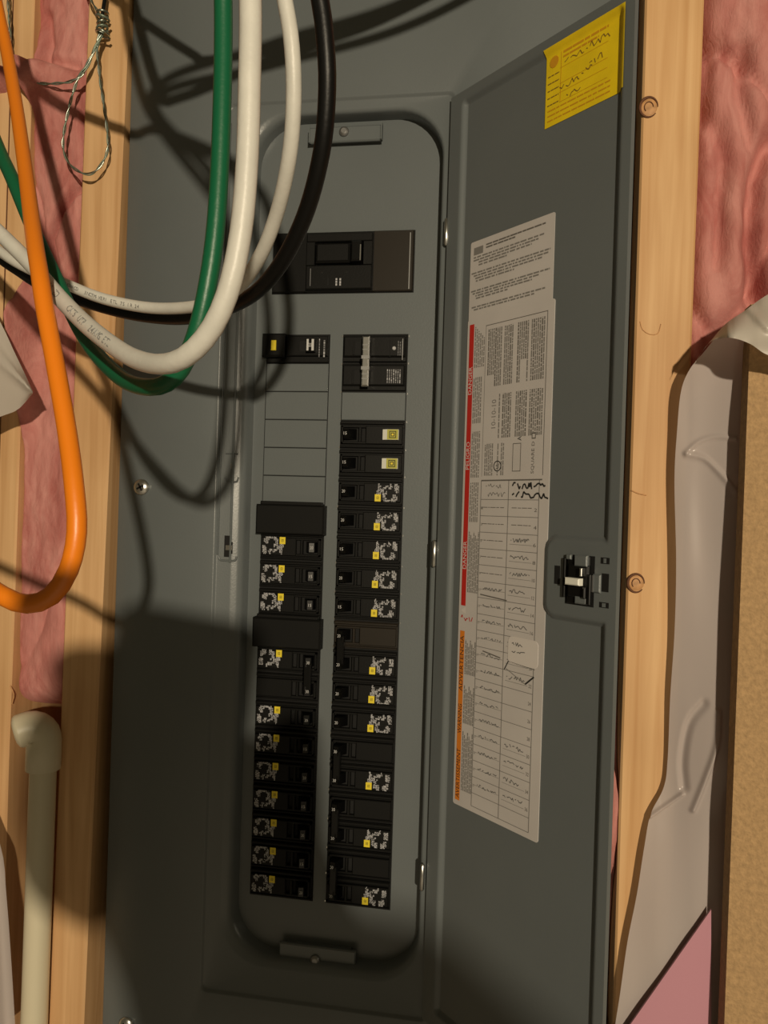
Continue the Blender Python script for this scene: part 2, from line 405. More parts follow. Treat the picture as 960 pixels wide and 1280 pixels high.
STK = ["..#.......#..##.", "..##...##.##.###", "..##.###.##..###", "..####.......###", ".#####.#......##", ".###.###........",
       "YYYY.##.....##..", "YYYY.##.....###.", "YYYY.###...####.", "YYYY..########.."]
STK2 = ["..#.......#.....", "..##...####..###", "..##.#####...###", "..####.......###", ".#####.#.....###", ".###.##.........",
        "YYYY.##......##.", "YYYY.####..####.", "YYYY.####..####.", "YYYY...##..###.."]
def sticker(pat, x0, zc_, s, parent, y):
    """x0: inner edge, s=+1 right column, -1 left column (turned half round)"""
    m = MB(); cw, ch = .00100, .00118
    for j, row in enumerate(pat):
        for i, c in enumerate(row):
            if c == '.': continue
            x = x0 + s*i*cw; z = zc_ + s*((4.5-j)*ch)
            if c == 'Y': m.quadxz(min(x, x+s*cw), max(x, x+s*cw), z-ch/2, z+ch/2, y, 'yellow'); continue
            for a in (0, .5):                                          # tiny print strokes make up each block
                for b in (0, .5):
                    if random.random() < .16: continue
                    xa = x + s*cw*(a+.25); zb = z + ch*(b-.25)
                    r1 = cw*random.uniform(.17, .30); r2 = ch*random.uniform(.17, .30)
                    m.quadxz(xa-r1, xa+r1, zb-r2, zb+r2, y, random.choice(('silver', 'silver', 'silver2')))
    x = x0+s*2.0*cw; z = zc_-s*3.0*ch
    for (a, b, c, d) in ((-.8, .8, .55, .75), (-.8, .8, -.75, -.55), (-.8, -.55, -.75, .75), (.55, .8, -.75, .75), (-.2, .2, -.2, .2)):
        m.quadxz(x+a*.0009, x+b*.0009, z+c*.0011, z+d*.0011, y-.00004, 'brownblack')
    obj('printed_sticker', m, parent, recalc=False, label='silver print with a small yellow square')

def body(x0, s, k, poles=1, kk='black'):
    """x0 inner edge; u = s*(x-x0) runs outwards"""
    m = MB(); W = .0430
    for p in range(poles):
        zt = -(k+p)*SLOT-.0006; zb = -(k+p+1)*SLOT+.0006; kq = kk if p == 0 else 'black'
        U = lambda a, b, y0, y1, za, zb_, k_, bv=0: m.box(x0+s*a, x0+s*b, y0, y1, za, zb_, k_, bv)
        U(.0002, W, YF+.0026, YD, zb, zt, kq)                              # base slab
        U(.0002, W, YF+.0010, YF+.0027, zt-.0022, zt-.0002, kq, .0005)       # ridge along the top
        U(.0002, W, YF+.0014, YF+.0027, zb+.0002, zb+.0016, kq, .0004)
        a, b = zb+.0026, zt-.0032
        U(.0012, .0026, YF, YF+.0027, a, b, kq, .0003)
        U(.0130, .0148, YF-.0002, YF+.0027, a+.001, b-.001, kq, .0004)
        U(.0178, W-.0006, YF, YF+.0027, a, b, kq, .0004)
        U(.0012, .0180, YF, YF+.0027, a, a+.0014, kq, .0003)
        U(.0012, .0180, YF, YF+.0027, b-.0014, b, kq, .0003)
        m.quadxz(min(x0+s*.0026, x0+s*.0178), max(x0+s*.0026, x0+s*.0178), a+.0012, b-.0012, YF+.0024, 'blacker')
    return m
def handle(x0, s, k, poles, num, parent, off=False, kk='blackgloss', lab=None):
    m = MB(); hs = []
    for p in range(poles):
        z = zc(k+p)
        u0, u1 = (.0034, .0098)
        a, b = (x0+s*u0, x0+s*u1)
        h = .0036
        # wedge: high at the outer (number) side, sloping to the slot
        m.hexa([(a, YF+.0024, z-h), (b+s*.0015, YF+.0024, z-h), (b+s*.0015, YF+.0024, z+h), (a, YF+.0024, z+h),
                (a+s*.0006, YF-.0050, z-h+.0006), (b-s*.0026, YF-.0058, z-h+.0006), (b-s*.0026, YF-.0058, z+h-.0006), (a+s*.0006, YF-.0050, z+h-.0006)] , kk)
        xm = (a+b-s*.0026)/2
        text(m, num, (xm-.0011, YF-.0062, z-.0010), X, Zv, .0021, .0020, 'numeral')
    if poles == 2:
        m.box(x0+s*.0036, x0+s*.0085, YF-.0056, YF-.0010, zc(k+1), zc(k), kk, .0006)
    obj('handle', m, parent, label=lab)

def breaker(side, k, poles=1, num='20', kk='black', label=None):
    s = 1 if side == 'R' else -1; x0 = XR0 if s == 1 else XL1
    b = obj('circuit_breaker', body(x0, s, k, poles, kk), panel, label=label)
    handle(x0, s, k, poles, num, b)
    kz = k + (poles-1 if s == 1 else 0)
    sticker(STK2 if poles == 2 else STK, x0+s*.0252, zc(kz)-s*.0002, s, b, YF-.0001)
    return b
for k in range(5, 10): breaker('R', k, num='20' if k in (5, 6, 8) else '15')
breaker('R', 10, 2, '20', 'brownblack', 'two-pole breaker with gloss painted brown on its upper half')  # brown body colour stands in for gloss on the upper pole
breaker('R', 12); breaker('R', 13, num='20'); breaker('R', 14, 2, '30'); breaker('R', 16, 2, '30'); breaker('R', 18, 2, '20')
for k in (7, 8, 9): breaker('L', k, num='20' if k == 7 else '15')
breaker('L', 11, 2, '30')
for k in range(13, 20): breaker('L', k, num='20' if k % 2 else '15')

# arc-fault breakers with a test button
for k in (3, 4):
    b = obj('circuit_breaker', body(XR0, 1, k), panel, label='breaker with a white and yellow test button')
    handle(XR0, 1, k, 1, '15', b)
    m = MB(); z = zc(k)
    m.hexa([(.0292, YF, z-.0034), (.0400, YF, z-.0034), (.0400, YF, z+.0034), (.0292, YF, z+.0034),
            (.0324, YF-.0014, z-.0034), (.0398, YF-.0014, z-.0034), (.0398, YF-.0014, z+.0034), (.0324, YF-.0014, z+.0034)], 'white')
    m.quadxz(.0324, .0397, z-.0033, z+.0033, YF-.00146, 'olive')
    for a, k2 in ((.0023, 'brownblack'), (.0018, 'olive'), (.0012, 'brownblack'), (.0007, 'yellow')):
        m.quadxz(.0361-a, .0361+a, z-a, z+a, YF-.0015-(.0023-a)*.02, k2)
    obj('test_button', m, b, recalc=True)
# top right two-pole with a silver handle tie
k = 0; m = MB()
for p in range(2):
    zt = -p*SLOT-.0006; zb = -(p+1)*SLOT+.0008
    m.box(.0002, .0430, YF+.0022, YD, zb, zt, 'black', .0004)
    m.box(.0010, .0425, YF, YF+.0024, zb+.0030, zt-.0010, 'black', .0008)
    m.quadxz(.0085, .0128, zc(p)-.0042, zc(p)+.0042, YF-.0001, 'blacker')
    m.box(.0075, .0085, YF-.0008, YF, zc(p)-.0045, zc(p)+.0045, 'black')
m.box(.0322, .0326, YF-.0005, YF, zc(0)-.006, zc(0)+.006, 'black'); m.box(.0405, .0409, YF-.0005, YF, zc(0)-.008, zc(0)+.006, 'dsteel')
b = obj('circuit_breaker', m, panel, label='two-pole breaker with a bright metal handle tie')
m = MB(); m.box(.0148, .0196, YF-.0066, YF-.0036, zc(1)-.0072, zc(0)+.0066, 'steel', .0008)
for z in (-.4, .35): m.box(.0146, .0200, YF-.0068, YF-.0034, zc(.5)-.001+z*SLOT*.5-.0012, zc(.5)-.001+z*SLOT*.5+.0010, 'dsteel')
for p in range(2):
    m.box(.0150, .0196, YF-.0040, YF+.001, zc(p)-.0035, zc(p)+.0035, 'black')
    for i in range(2): m.box(.0152, .0192, YF-.0067, YF-.0064, zc(p)-.0026+i*.0030, zc(p)-.0020+i*.0030, 'dsteel')
obj('handle_tie', m, b, label='bright metal bar joining the two handles')
m = MB()
for i in range(7):
    xx = .0308+i*.0014; z = zc(1)-.0042
    while z < zc(1)+.0048:
        l = random.uniform(.0008, .0022); m.quadxz(xx, xx+.0006, z, min(z+l, zc(1)+.005), YF-.0001, random.choice(('silver', 'silver2'))); z += l+.0003
for i in range(3):
    xx = .0376+i*.0013; z = zc(0)-.0050
    while z < zc(0)+.0045:
        l = random.uniform(.0006, .0018); m.quadxz(xx, xx+.0004, z, z+l, YF-.0001, 'silver2'); z += l+.0004
m.disc((.0350, YF-.0001, zc(0)-.0002), (0, -1, 0), .0013, [(1, 0), (.7, .0005)], 'silver', 12)
obj('printed_sticker', m, b, recalc=False)
# top left breaker with a yellow button
m = MB(); zt = -.0006; zb = -SLOT+.0004; x0, x1 = XL0, XL1
m.box(x0, x1, YF+.0024, YD, zb, zt, 'black', .0004); m.box(x0+.0145, x1-.0002, YF, YF+.0026, zb+.0040, zt-.0006, 'black', .0006)
m.box(x0-.0016, x0+.0142, YF-.0032, YF+.0026, zb+.0030, zt+.0006, 'black', .0012)
m.quadxz(x0+.0240, x0+.0292, zc(0)-.0022, zc(0)+.0050, YF-.0001, 'blacker')
b = obj('circuit_breaker', m, panel, label='breaker with a small yellow test button')
m = MB(); m.box(x0+.0052, x0+.0086, YF-.0044, YF-.0030, zc(0)-.0022, zc(0)+.0046, 'yellow', .0003); obj('test_button', m, b, label='small yellow button')
m = MB(); m.box(x0+.0296, x0+.0352, YF-.0050, YF, zc(0)-.0030, zc(0)+.0052, 'blackgloss', .0006)
m.quadxz(x0+.0300, x0+.0314, zc(0)-.0026, zc(0)+.0050, YF-.0051, 'numeral'); m.quadxz(x0+.0334, x0+.0350, zc(0)-.0026, zc(0)+.0050, YF-.0051, 'numeral')
text(m, '20', (x0+.0314, YF-.0052, zc(0)-.0002), X, Zv, .0020, .0026, 'numeral'); obj('handle', m, b, label='handle with pale stripes')
m = MB()
for i in range(2):
    xx = x0+.0372+i*.0032; z = zc(0)-.006
    while z < zc(0)+.0055:
        l = random.uniform(.0006, .0020); m.quadxz(xx, xx+.0006+.0004*i, z, z+l, YF-.0001, random.choice(('silver', 'silver2'))); z += l+.0004
obj('printed_sticker', m, b, recalc=False)

# main breaker
mx0, mx1, mz0, mz1 = -.0505, .0456, .0286, .0688
m = MB(); m.box(mx0-.0006, mx1+.0006, YD-.0002, YD+.0006, mz0-.0006, mz1+.0006, 'blacker')
m.box(mx0, -.0262, YF+.0018, YD, mz0, mz1, 'black', .0006); m.box(.0186, mx1, YF+.0018, YD, mz0, mz1, 'brownblack', .0006)
m.box(-.0290, .0200, YF+.0020, YD, mz0, mz1, 'black', .0006)
m.box(.0430, .0436, YF+.0014, YF+.0020, mz0+.001, mz1-.002, 'dsteel')
mb_ = obj('main_breaker', m, panel, label='wide black main breaker above the two columns')
m = MB()
fx0, fx1, fz0, fz1 = -.0262, .0186, .0296, .0668
sx0, sx1, sz0, sz1 = -.0205, .0125, .0456, .0612
m.box(fx0, fx1, YF-.0012, YF+.0020, fz0, sz0, 'black', .0006); m.box(fx0, fx1, YF-.0012, YF+.0020, sz1, fz1, 'black', .0006)
m.box(fx0, sx0, YF-.0012, YF+.0020, sz0, sz1, 'black', .0003); m.box(sx1, fx1, YF-.0012, YF+.0020, sz0, sz1, 'black', .0003)
for x in (-.0150, .0020): m.disc((x, YF-.0011, .0405), (0, -1, 0), .0008, [(1, 0), (1, .0003)], 'blacker', 8)
m.quadxz(-.0112, -.0104, .0320, .0372, YF-.00125, 'blacker')
obj('breaker_escutcheon', m, mb_)
m = MB(); m.box(-.0195, .0040, YF-.0030, YF+.0019, sz0+.0012, sz1-.0012, 'black', .0014); m.box(.0050, .0118, YF-.0060, YF+.0015, sz0+.001, sz1-.001, 'blackgloss', .001)
m.box(.0112, .0119, YF-.0061, YF-.0050, sz0+.0012, sz1-.004, 'steel')
obj('handle', m, mb_)
m = MB()
for i, x in enumerate((-.0056, -.0030)):
    z = .0318
    for t in ((.0018, .0018, .0016) if i == 0 else (.0012, .0022, .0018)):
        m.quadxz(x, x+.0011, z, z+t*.8, YF-.00125, 'silver'); z += t
m.quadxz(-.0232, -.0228, .0318, .0435, YF-.00125, 'silver2')
obj('rating_numeral', m, mb_, recalc=False)

# retaining tabs with screws
def screw(c, r, parent, k='steel', name='screw', slot=True):
    m = MB(); m.disc(c, (0, -1, 0), r, [(1.0, 0), (1.0, .0006), (.85, .0016), (.5, .0023)], k, 20)
    if slot:
        c = Vector(c)
        for a in (.5, 2.07):
            d = Vector((math.cos(a), 0, math.sin(a)))*r*.5; n = Vector((-math.sin(a), 0, math.cos(a)))*r*.12; y = Vector((0, -.00236, 0))
            m.face([c+y-d-n, c+y+d-n, c+y+d+n, c+y-d+n], 'blacker')
    return obj(name, m, parent)
for (x0, x1, z0, z1, sx, sz, fl) in ((-.0268, .0228, .1272, .1376, -.0028, .1336, 0), (-.0300, .0222, -.4180, -.4085, -.0048, -.4170, 1)):
    m = MB(); m.box(x0, x1, YD-.0062, YD-.0040, z0, z1, 'grey', .0008); m.box(x0+.004, x1-.004, YD-.0045, YD, z0+.003, z1-.001, 'grey')
    if not fl: m.box(x0, x0+.0008, YD-.0072, YD-.004, z0, z1, 'grey'); m.box(x1-.0008, x1, YD-.0078, YD-.004, z0, z1+.001, 'grey')
    t = obj('mounting_tab', m, panel); screw((sx, YD-.0062, sz), .0034, t, 'dsteel', slot=False)
s_ = P(177, 609, 0); sc1 = screw((s_.x, -.0001, s_.z), .0056, panel)
s_ = P(158, 1281, 0); sc2 = screw((s_.x, -.0001, s_.z), .0056, panel)
# strike channel on the latch side
m = MB()
m.box(-.0800, -.0788, .0004, .0019, -.150, .140, 'grey', .0005)
m.box(-.0712, -.0700, .0006, .0024, -.155, .140, 'grey', .0005)
obj('strike_channel', m, panel)
a = P(283, 683, 0)
m = MB(); m.quadxz(a.x-.0022, a.x+.0022, a.z-.0072, a.z+.0072, .0017, 'blacker'); m.quadxz(a.x+.0022, a.x+.0038, a.z-.0050, a.z+.0030, .0017, 'blacker')
m.box(a.x-.0010, a.x+.0036, .0008, .0016, a.z-.0026, a.z+.0008, 'steel', .0002)
obj('strike_slot', m, panel, label='black latch slot with a bright metal catch')
m = MB(); z = a.z-.0090
m.tube(catmull([(a.x-.0058, .0014, z+.0020), (a.x-.0050, .0014, z), (a.x-.0030, .0014, z-.0006), (a.x+.0040, .0014, z-.0006), (a.x+.0062, .0014, z+.0002), (a.x+.0068, .0014, z+.0024)], .001), .0007, 'grey', 6)
b_ = P(288, 582, 0)
obj('strike_emboss', m, panel); m = MB()
m.tube(catmull([(b_.x-.0040, .0016, b_.z-.0080), (b_.x-.0020, .0016, b_.z-.0105), (b_.x+.0040, .0016, b_.z-.0105), (b_.x+.0052, .0016, b_.z-.0075)], .001), .0006, 'grey', 6)
m.box(b_.x-.0040, b_.x+.0046, .0010, .0018, b_.z+.0076, b_.z+.0084, 'grey', .0003)
m.quadxz(b_.x-.0008, b_.x+.0014, b_.z-.002, b_.z+.0018, .00172, 'dsteel')
obj('strike_emboss', m, panel)

# ------------------------------------------------------------------ door
DW, DZ0, DZ1 = .1350, -.4400, .1468
door_w = HNG + Vector((0, 0, 0))
m = MB()
def sd_rect(w, z, a, b, c, d, r):
    cx, cz = (a+b)/2, (c+d)/2; hx, hz = (b-a)/2-r, (d-c)/2-r
    qx, qz = abs(w-cx)-hx, abs(z-cz)-hz
    return math.hypot(max(qx, 0), max(qz, 0))+min(max(qx, qz), 0)-r
def hdoor(w, z):
    d = max(sd_rect(w, z, .0085, .1292, DZ0+.0085, .1415, .004), -sd_rect(w, z, .0900, .20, -.1690, -.1300, .005))
    t = max(0, min(1, (-d)/.0042)); return -.0030*(t*t*(3-2*t))
ws = sorted(set([-.0015, 0, .003, .006] + [round(.0080+.0007*i, 5) for i in range(10)] + [round(.015+.005*i, 4) for i in range(15)] + [round(.0890+.0010*i, 5) for i in range(50)]))
ws = [w for w in ws if w <= DW]
zs = sorted(set([DZ0, DZ0+.004] + [round(DZ0+.008+.0008*i, 5) for i in range(9)] + [round(-.42+.01*i, 4) for i in range(25)] + [round(-.1735+.0010*i, 5) for i in range(50)]
    + [round(-.12+.01*i, 4) for i in range(26)] + [round(.1362+.0008*i, 5) for i in range(8)] + [.1440, DZ1]))
rows = [[(w, -hdoor(w, z), z) for w in ws] for z in zs]
m.grid(rows, 'grey')
e = .0028                                                            # turned-back flanges and back skin
def wall_(line, off): m.grid([line, [(p[0], p[1]+e, p[2]) for p in line]], 'grey', False)
wall_(rows[0], 0); wall_(rows[-1], 0); wall_([r[0] for r in rows], 0); wall_([r[-1] for r in rows], 0)
m.face([(ws[0], e, DZ0), (DW, e, DZ0), (DW, e, DZ1), (ws[0], e, DZ1)], 'grey')
door = obj('door', m, panel, local=True, label='grey steel panel door swung open to the right', recalc=False)
door.location = HNG + Vector((0, 0, Z0)) - WO[panel.name]; door.rotation_euler = (0, 0, -DA)
YB = .0030                                                          # local y of the recessed field
EPS = .0004

# directory label
def dash_h(m, w0, w1, z, h, k, y, gap=.0008, lo=.001, hi=.005):
    w = w0
    while w < w1:
        l = min(random.uniform(lo, hi), w1-w); m.quadxz(w, w+l, z, z+h, y, k); w += l+gap*random.uniform(.6, 1.4)
def dash_v(m, z0, z1, w, t, k, y, gap=.0006, lo=.0008, hi=.004):
    z = z0
    while z < z1:
        l = min(random.uniform(lo, hi), z1-z); m.quadxz(w, w+t, z, z+l, y, k); z += l+gap*random.uniform(.6, 1.4)
def scribble(m, w0, w1, z, amp, k, y, th=.00045, slant=0.0, step=.0009):
    w = w0; prev = (w, z)
    while w < w1:
        w += step*random.uniform(.5, 1.3)
        q = (w, z + random.uniform(-amp, amp) + slant*(w-w0))
        a, b = Vector((prev[0], y, prev[1])), Vector((q[0], y, q[1])); d = (b-a).normalized(); n = Vector((-d.z, 0, d.x))*th/2
        m.face([a-n, b-n, b+n, a+n], k); prev = q
        if random.random() < .14: w += step*1.2; prev = (w, z+random.uniform(-amp, amp)+slant*(w-w0))
def plate(m, w0, w1, z0, z1, r, y0, y1, k):
    lp = rrect(w0, w1, z0, z1, r, y0, 4); m.face(lp, k); m.grid([lp, [(p[0], y1, p[2]) for p in lp]], k, False, True)
m = MB(); plate(m, .0185, .0855, .0012, .0500, .0012, YB-.0004, YB, 'paper')
y = YB-.0005
m.quadxz(.0215, .0295, .0415, .0460, y, 'inkg')
for i, (z, w1) in enumerate(((.0452, .0790), (.0435, .0560))): dash_h(m, .0320, w1, z, .0009, 'ink', y, .0005, .002, .006)
for z, a, b in [(.0395, .0215, .0780), (.0378, .0215, .0740), (.0361, .026, .0690), (.0344, .026, .0500), (.0300, .0200, .0830), (.0283, .0220, .0815), (.0266, .0235, .0770), (.0249, .0240, .0560),
                (.0190, .0200, .0830), (.0174, .0215, .0760), (.0158, .0240, .0700), (.0142, .0245, .0520), (.0090, .0210, .0800), (.0074, .0230, .0720)]:
    dash_h(m, a, b, z, .0009, 'inkg', y)
obj('notice_label', m, door, local=True, label='small white notice label above the directory', recalc=False)
m = MB(); plate(m, .0182, .0875, -.2960, .0022, .0015, YB-.0006, YB, 'paper')
y = YB-.0007
W0 = .0195
m.quadxz(W0+.0006, W0+.0046, -.1735, -.0010, y, 'red'); m.quadxz(W0+.0006, W0+.0046, -.2930, -.1890, y, 'orangeink')
for s, z, l in (('DANGER', -.044, .017), ('PELIGRO', -.090, .017), ('DANGER', -.151, .017)):
    text(m, s, (W0+.0040, y-.00006, z), Zv, -X, l, .0030, 'paper2')
for s, z, l in (('ADVERTENCIA', -.226, .034), ('WARNING', -.252, .018), ('AVERTISSEMENT', -.2915, .030)):
    text(m, s, (W0+.0042, y-.00006, z), Zv, -X, l, .0032, 'inkb')
# warning triangle
m.face([(W0+.0006, y-.00006, -.1765), (W0+.0048, y-.00006, -.1785), (W0+.0048, y-.00006, -.1740)], 'paper2')
scribble(m, W0+.001, W0+.011, -.181, .0022, 'red', y, .0006)
# fine print column beside the bar
for i in range(6):
    w = W0+.0056+i*.00155
    for a, b in ((-.028, -.0030-.0015*i), (-.062, -.034), (-.095, -.067), (-.122, -.098)): 
        if i > 4 and a < -.06: continue
        dash_v(m, a, b, w, .0008, 'inkg', y)
for a, b in ((-.165, -.128), (-.215, -.194), (-.245, -.222), (-.286, -.250)):
    for i in range(7): dash_v(m, a, b-.002*(i % 3), W0+.0056+i*.00135, .0008, 'inkg', y, .0004)
# upper text block (reads upwards)
TL, TR = .0345, .0825
m.quadxz(TL, TL+.0003, -.0945, -.0035, y, 'inkg'); m.quadxz(TR, TR+.0004, -.0945, -.0035, y, 'ink'); m.quadxz(TL, TR, -.0040, -.0036, y, 'ink')
for i in range(30):
    w = TL+.0022+i*.00150
    if w > TR-.001: break
    if i in (8, 14, 15, 22): continue
    top = -.0065
    a1 = -.041 if i > 3 else -.034
    if i in (18, 19, 20): a1 = -.028
    dash_v(m, a1, top, w, .0009, 'inkg' if i % 4 else 'ink', y, .0004)
    if i > 6: dash_v(m, -.072, -.046, w, .0009, 'inkg' if i % 3 else 'ink', y, .0005)
    if i < 5 or 6 < i < 11: dash_v(m, -.094, -.075, w, .0008, 'inkg', y, .0005)
text(m, 'SQUARE D', (.0765, y, -.0935), Zv, -X, .0180, .0026, 'ink')
m.quadxz(.0738, .0768, -.0740, -.0705, y, 'ink'); m.quadxz(.0744, .0762, -.0733, -.0712, y-.00005, 'paper')
text(m, 'A', (.0660, y, -.0745), Zv, -X, .0026, .0030, 'inkb')
for a, b, c, d in ((.0595, .0599, -.092, -.076), (.0655, .0659, -.092, -.076), (.0595, .0659, -.0762, -.0758), (.0595, .0659, -.092, -.0916)): m.quadxz(a, b, c, d, y, 'ink')
cxx, czz = .0475, -.0885
m.grid([[(cxx+r_*math.cos(t*math.pi/10), y, czz+r_*math.sin(t*math.pi/10)) for t in range(20)] for r_ in (.0026, .0032)], 'inkb', False, True)
text(m, 'UL', (cxx+.0014, y, czz-.0015), Zv, -X, .0030, .0026, 'inkb')
text(m, '10-10-10', (.0450, y, -.066), Zv, -X, .0170, .0036, 'inkg')
for z in (-.094, ): pass
# circuit table
TZ, RW0, RWM, RW1 = -.0970, .0345, .0572, .0805
m.quadxz(RW0, RW1+.002, TZ-.0003, TZ+.0005, y, 'ink')
nrow = 19; z = TZ-.0112; zr = [z-.0098*i for i in range(nrow)]
for zz in zr: m.quadxz(RW0, RW1, zz-.00018, zz+.00018, y, 'inkg')
for w in (RW0, RWM, RW1): m.quadxz(w-.0002, w+.0003, -.2925, TZ, y, 'inkg')
m.quadxz(RW0, RW1, -.2928, -.2924, y, 'inkg')
scribble(m, RW0+.004, RWM-.005, TZ-.0032, .0014, 'inkg', y); scribble(m, RW0+.006, RWM-.003, TZ-.0082, .0014, 'inkg', y)
for zz, w1 in ((TZ-.0033, .0845), (TZ-.0085, .0860)): scribble(m, RWM+.0030, w1, zz, .0021, 'inkb', y-.00003, .00095, 0, .0012)
nums = [2, 4, 6, 8, 10, 12, 14, 16, 18, 20, 22, 24, 26, 28, 30, 32, 34, 36, 38]
for i, zz in enumerate(zr[:-1]):
    c = zz-.0049
    if i < 5: dash_h(m, RW0+.0015, RWM-.003, c, .0004, 'ink', y, .0006, .001, .005)
    else:
        scribble(m, RW0+.0045, RWM-.003, c+.0008, .0010, 'pencil', y)
        dash_h(m, RW0+.0015, RWM-.0005, c+.0001, .00022, 'inkg', y, .0001, .01, .02)
    if i < 2: dash_h(m, RWM+.003, RW1-.005, c, .0004, 'ink', y, .0006, .001, .005)
    elif 11 > i or i > 13:
        scribble(m, RWM+.003, RW1-.006+random.uniform(-.003, .001), c+.0014, .0013, 'pencil', y)
        dash_h(m, RWM+.002, RW1-.004, c-.0012, .00022, 'inkg', y, .0001, .01, .02)
    text(m, str(nums[i]), (RW1-.0032, y, c-.0018), X, Zv, .0021, .0020, 'ink')
    text(m, str(nums[i]-1), (RW0+.0006, y, c-.0010), X, Zv, .0014, .0015, 'inkg')
y2 = YB-.0008
def stroke(m, p, q, k, th, y):
    a = DQ(*p); b = DQ(*q); a = Vector((a[0], y, a[1])); b = Vector((b[0], y, b[1])); d = (b-a).normalized(); n = Vector((-d.z, 0, d.x))*th/2
    m.face([a-n, b-n, b+n, a+n], k)
stroke(m, (632, 827), (665, 838), 'ink', .0004, y2); stroke(m, (627, 837), (632, 827), 'inkb', .0006, y2); stroke(m, (629, 836), (653, 856), 'inkg', .0004, y2)
stroke(m, (653, 856), (664, 847), 'inkb', .0009, y2); stroke(m, (597, 743), (630, 751), 'ink', .0007, y2); stroke(m, (600, 814), (622, 823), 'ink', .0007, y2)
obj('directory_label', m, door, local=True, label='long white directory label with handwritten circuit names', recalc=False)
# small note stuck on the directory
m = MB()
wa, za = DQ(632, 797); wb, zb = DQ(667, 828)
plate(m, wa, wb+.001, zb-.004, za+.001, .003, YB-.0008, YB-.0006, 'paper2')
scribble(m, wa+.003, wa+.0105, za-.003, .0012, 'pencil', YB-.00085, .0005); scribble(m, wa+.003, wa+.013, za-.0075, .0008, 'pencil', YB-.00085, .0005)
obj('note_sticker', m, door, local=True, recalc=False, label='small blank-cornered note stuck on the table')
# yellow inspection sticker bends over the rim of the field
a, b, c, d = .0759, .1296, .0985, .1412
m = MB(); NW, NZ = 60, 40
def sy(w, z, o=.0005): return -hdoor(w, z) - o
m.grid([[(a+(b-a)*i/NW, sy(a+(b-a)*i/NW, c+(d-c)*j/NZ), c+(d-c)*j/NZ) for i in range(NW+1)] for j in range(NZ+1)], 'ysticker')
y = YB-.00062
m.disc((a+.0056, YB-.0006, d-.0075), (0, -1, 0), .0032, [(1, .00002), (.95, .00006)], 'yink', 16)
dash_h(m, a+.012, b-.012, d-.0055, .0012, 'yink', y, .0006, .003, .008)
dash_h(m, a+.012, b-.018, d-.0080, .0010, 'yink', y, .0006, .003, .008)
for i in range(5): dash_h(m, a+.0015, a+.0095, d-.0150-i*.0040, .0006, 'handink', y, .0004, .001, .003)
for z0_, w0, w1 in ((d-.0110, a+.013, b-.012), (d-.0190, a+.030, b-.016), (d-.0235, a+.010, b-.022), (d-.0295, a+.015, b-.030)):
    scribble(m, w0, w1, z0_, .0022, 'handink', y, .0005, .06, .0012)
for i in range(3): dash_h(m, a+.002, b-.010, c+.0085-i*.0028, .0007, 'yink', y, .0006, .002, .006)
for zz in (d-.013, d-.0215, d-.0265, c+.011): m.quadxz(a+.010, b-.012, zz, zz+.0002, y, 'yink')
m.quadxz(a+.0105, a+.0108, c+.011, d-.004, y, 'yink')
obj('inspection_sticker', m, door, local=True, label='yellow inspection sticker with handwriting', recalc=False)

# latch
def dbox(m, x0, y0, x1, y1, ya, yb, k, bev=0):
    a = DQ(x0, (y0+y1)/2); b = DQ(x1, (y0+y1)/2); c = DQ((x0+x1)/2, y0); d = DQ((x0+x1)/2, y1)
    m.box(a[0], b[0], ya, yb, d[1], c[1], k, bev)
m = MB(); dbox(m, 693, 707, 700, 730, -.0001, .0005, 'blacker'); dbox(m, 751, 697, 762, 705, -.0001, .0005, 'blacker'); dbox(m, 755, 698, 758, 704, -.0004, .0004, 'grey')  # thin black plates stand in for the darkness inside the slots
dbox(m, 749, 753, 761, 760, -.0001, .0005, 'blacker'); dbox(m, 753, 754, 757, 759, -.0004, .0004, 'grey'); dbox(m, 752, 717, 761, 740, -.0001, .0005, 'blacker')
dbox(m, 707, 694, 743, 757, -.0001, .0005, 'blacker')
obj('latch_slot_darks', m, door, local=True)
m = MB(); dbox(m, 710, 695, 738, 755, -.0012, .0006, 'black', .0005); dbox(m, 713, 706, 739, 747, -.0028, -.0010, 'black', .0010)
dbox(m, 722, 694, 738, 708, -.0030, -.0012, 'grey', .0006); dbox(m, 722, 745, 737, 755, -.0028, -.0012, 'grey', .0006)
dbox(m, 711, 693, 717, 699, -.0024, -.0010, 'grey', .0004)
dbox(m, 706, 697, 709, 746, -.0020, .0004, 'black', .0003)
lt = obj('latch', m, door, local=True, label='black slide latch with a pale thumb piece')
m = MB(); dbox(m, 715, 722, 733, 731, -.0062, -.0026, 'white', .0006); obj('latch_slide', m, door, local=True, label='pale plastic thumb piece')
m = MB(); dbox(m, 733, 710, 736, 720, -.0058, -.0026, 'steel', .0003); dbox(m, 737, 718, 742, 756, -.0030, -.0010, 'blackgloss', .0004); dbox(m, 734, 734, 738, 748, -.0046, -.0026, 'blackgloss', .0006)  # steel bar put in as the chrome glint, black pieces beside it
obj('latch_glint_bar', m, door, local=True)
m = MB(); dbox(m, 742, 718, 752, 741, -.0014, .0004, 'grey', .0006); dbox(m, 742.5, 719, 744, 740, -.0018, -.0010, 'dsteel'); obj('latch_tongue', m, door, local=True)
# hinge knuckles
for py in (290, 692, 1096):
    c = P(557 - (py-290)*.0375, py, -.0010); m = MB(); h = .0085
    m.tube([(c.x+.0005, -.0012, c.z-h), (c.x+.0005, -.0016, c.z-h+.001), (c.x+.0005, -.0016, c.z+h-.001), (c.x+.0005, -.0012, c.z+h)], [.0008, .0015, .0015, .0008], 'steel', 12)
    obj('hinge', m, panel, label='bright metal hinge knuckle')

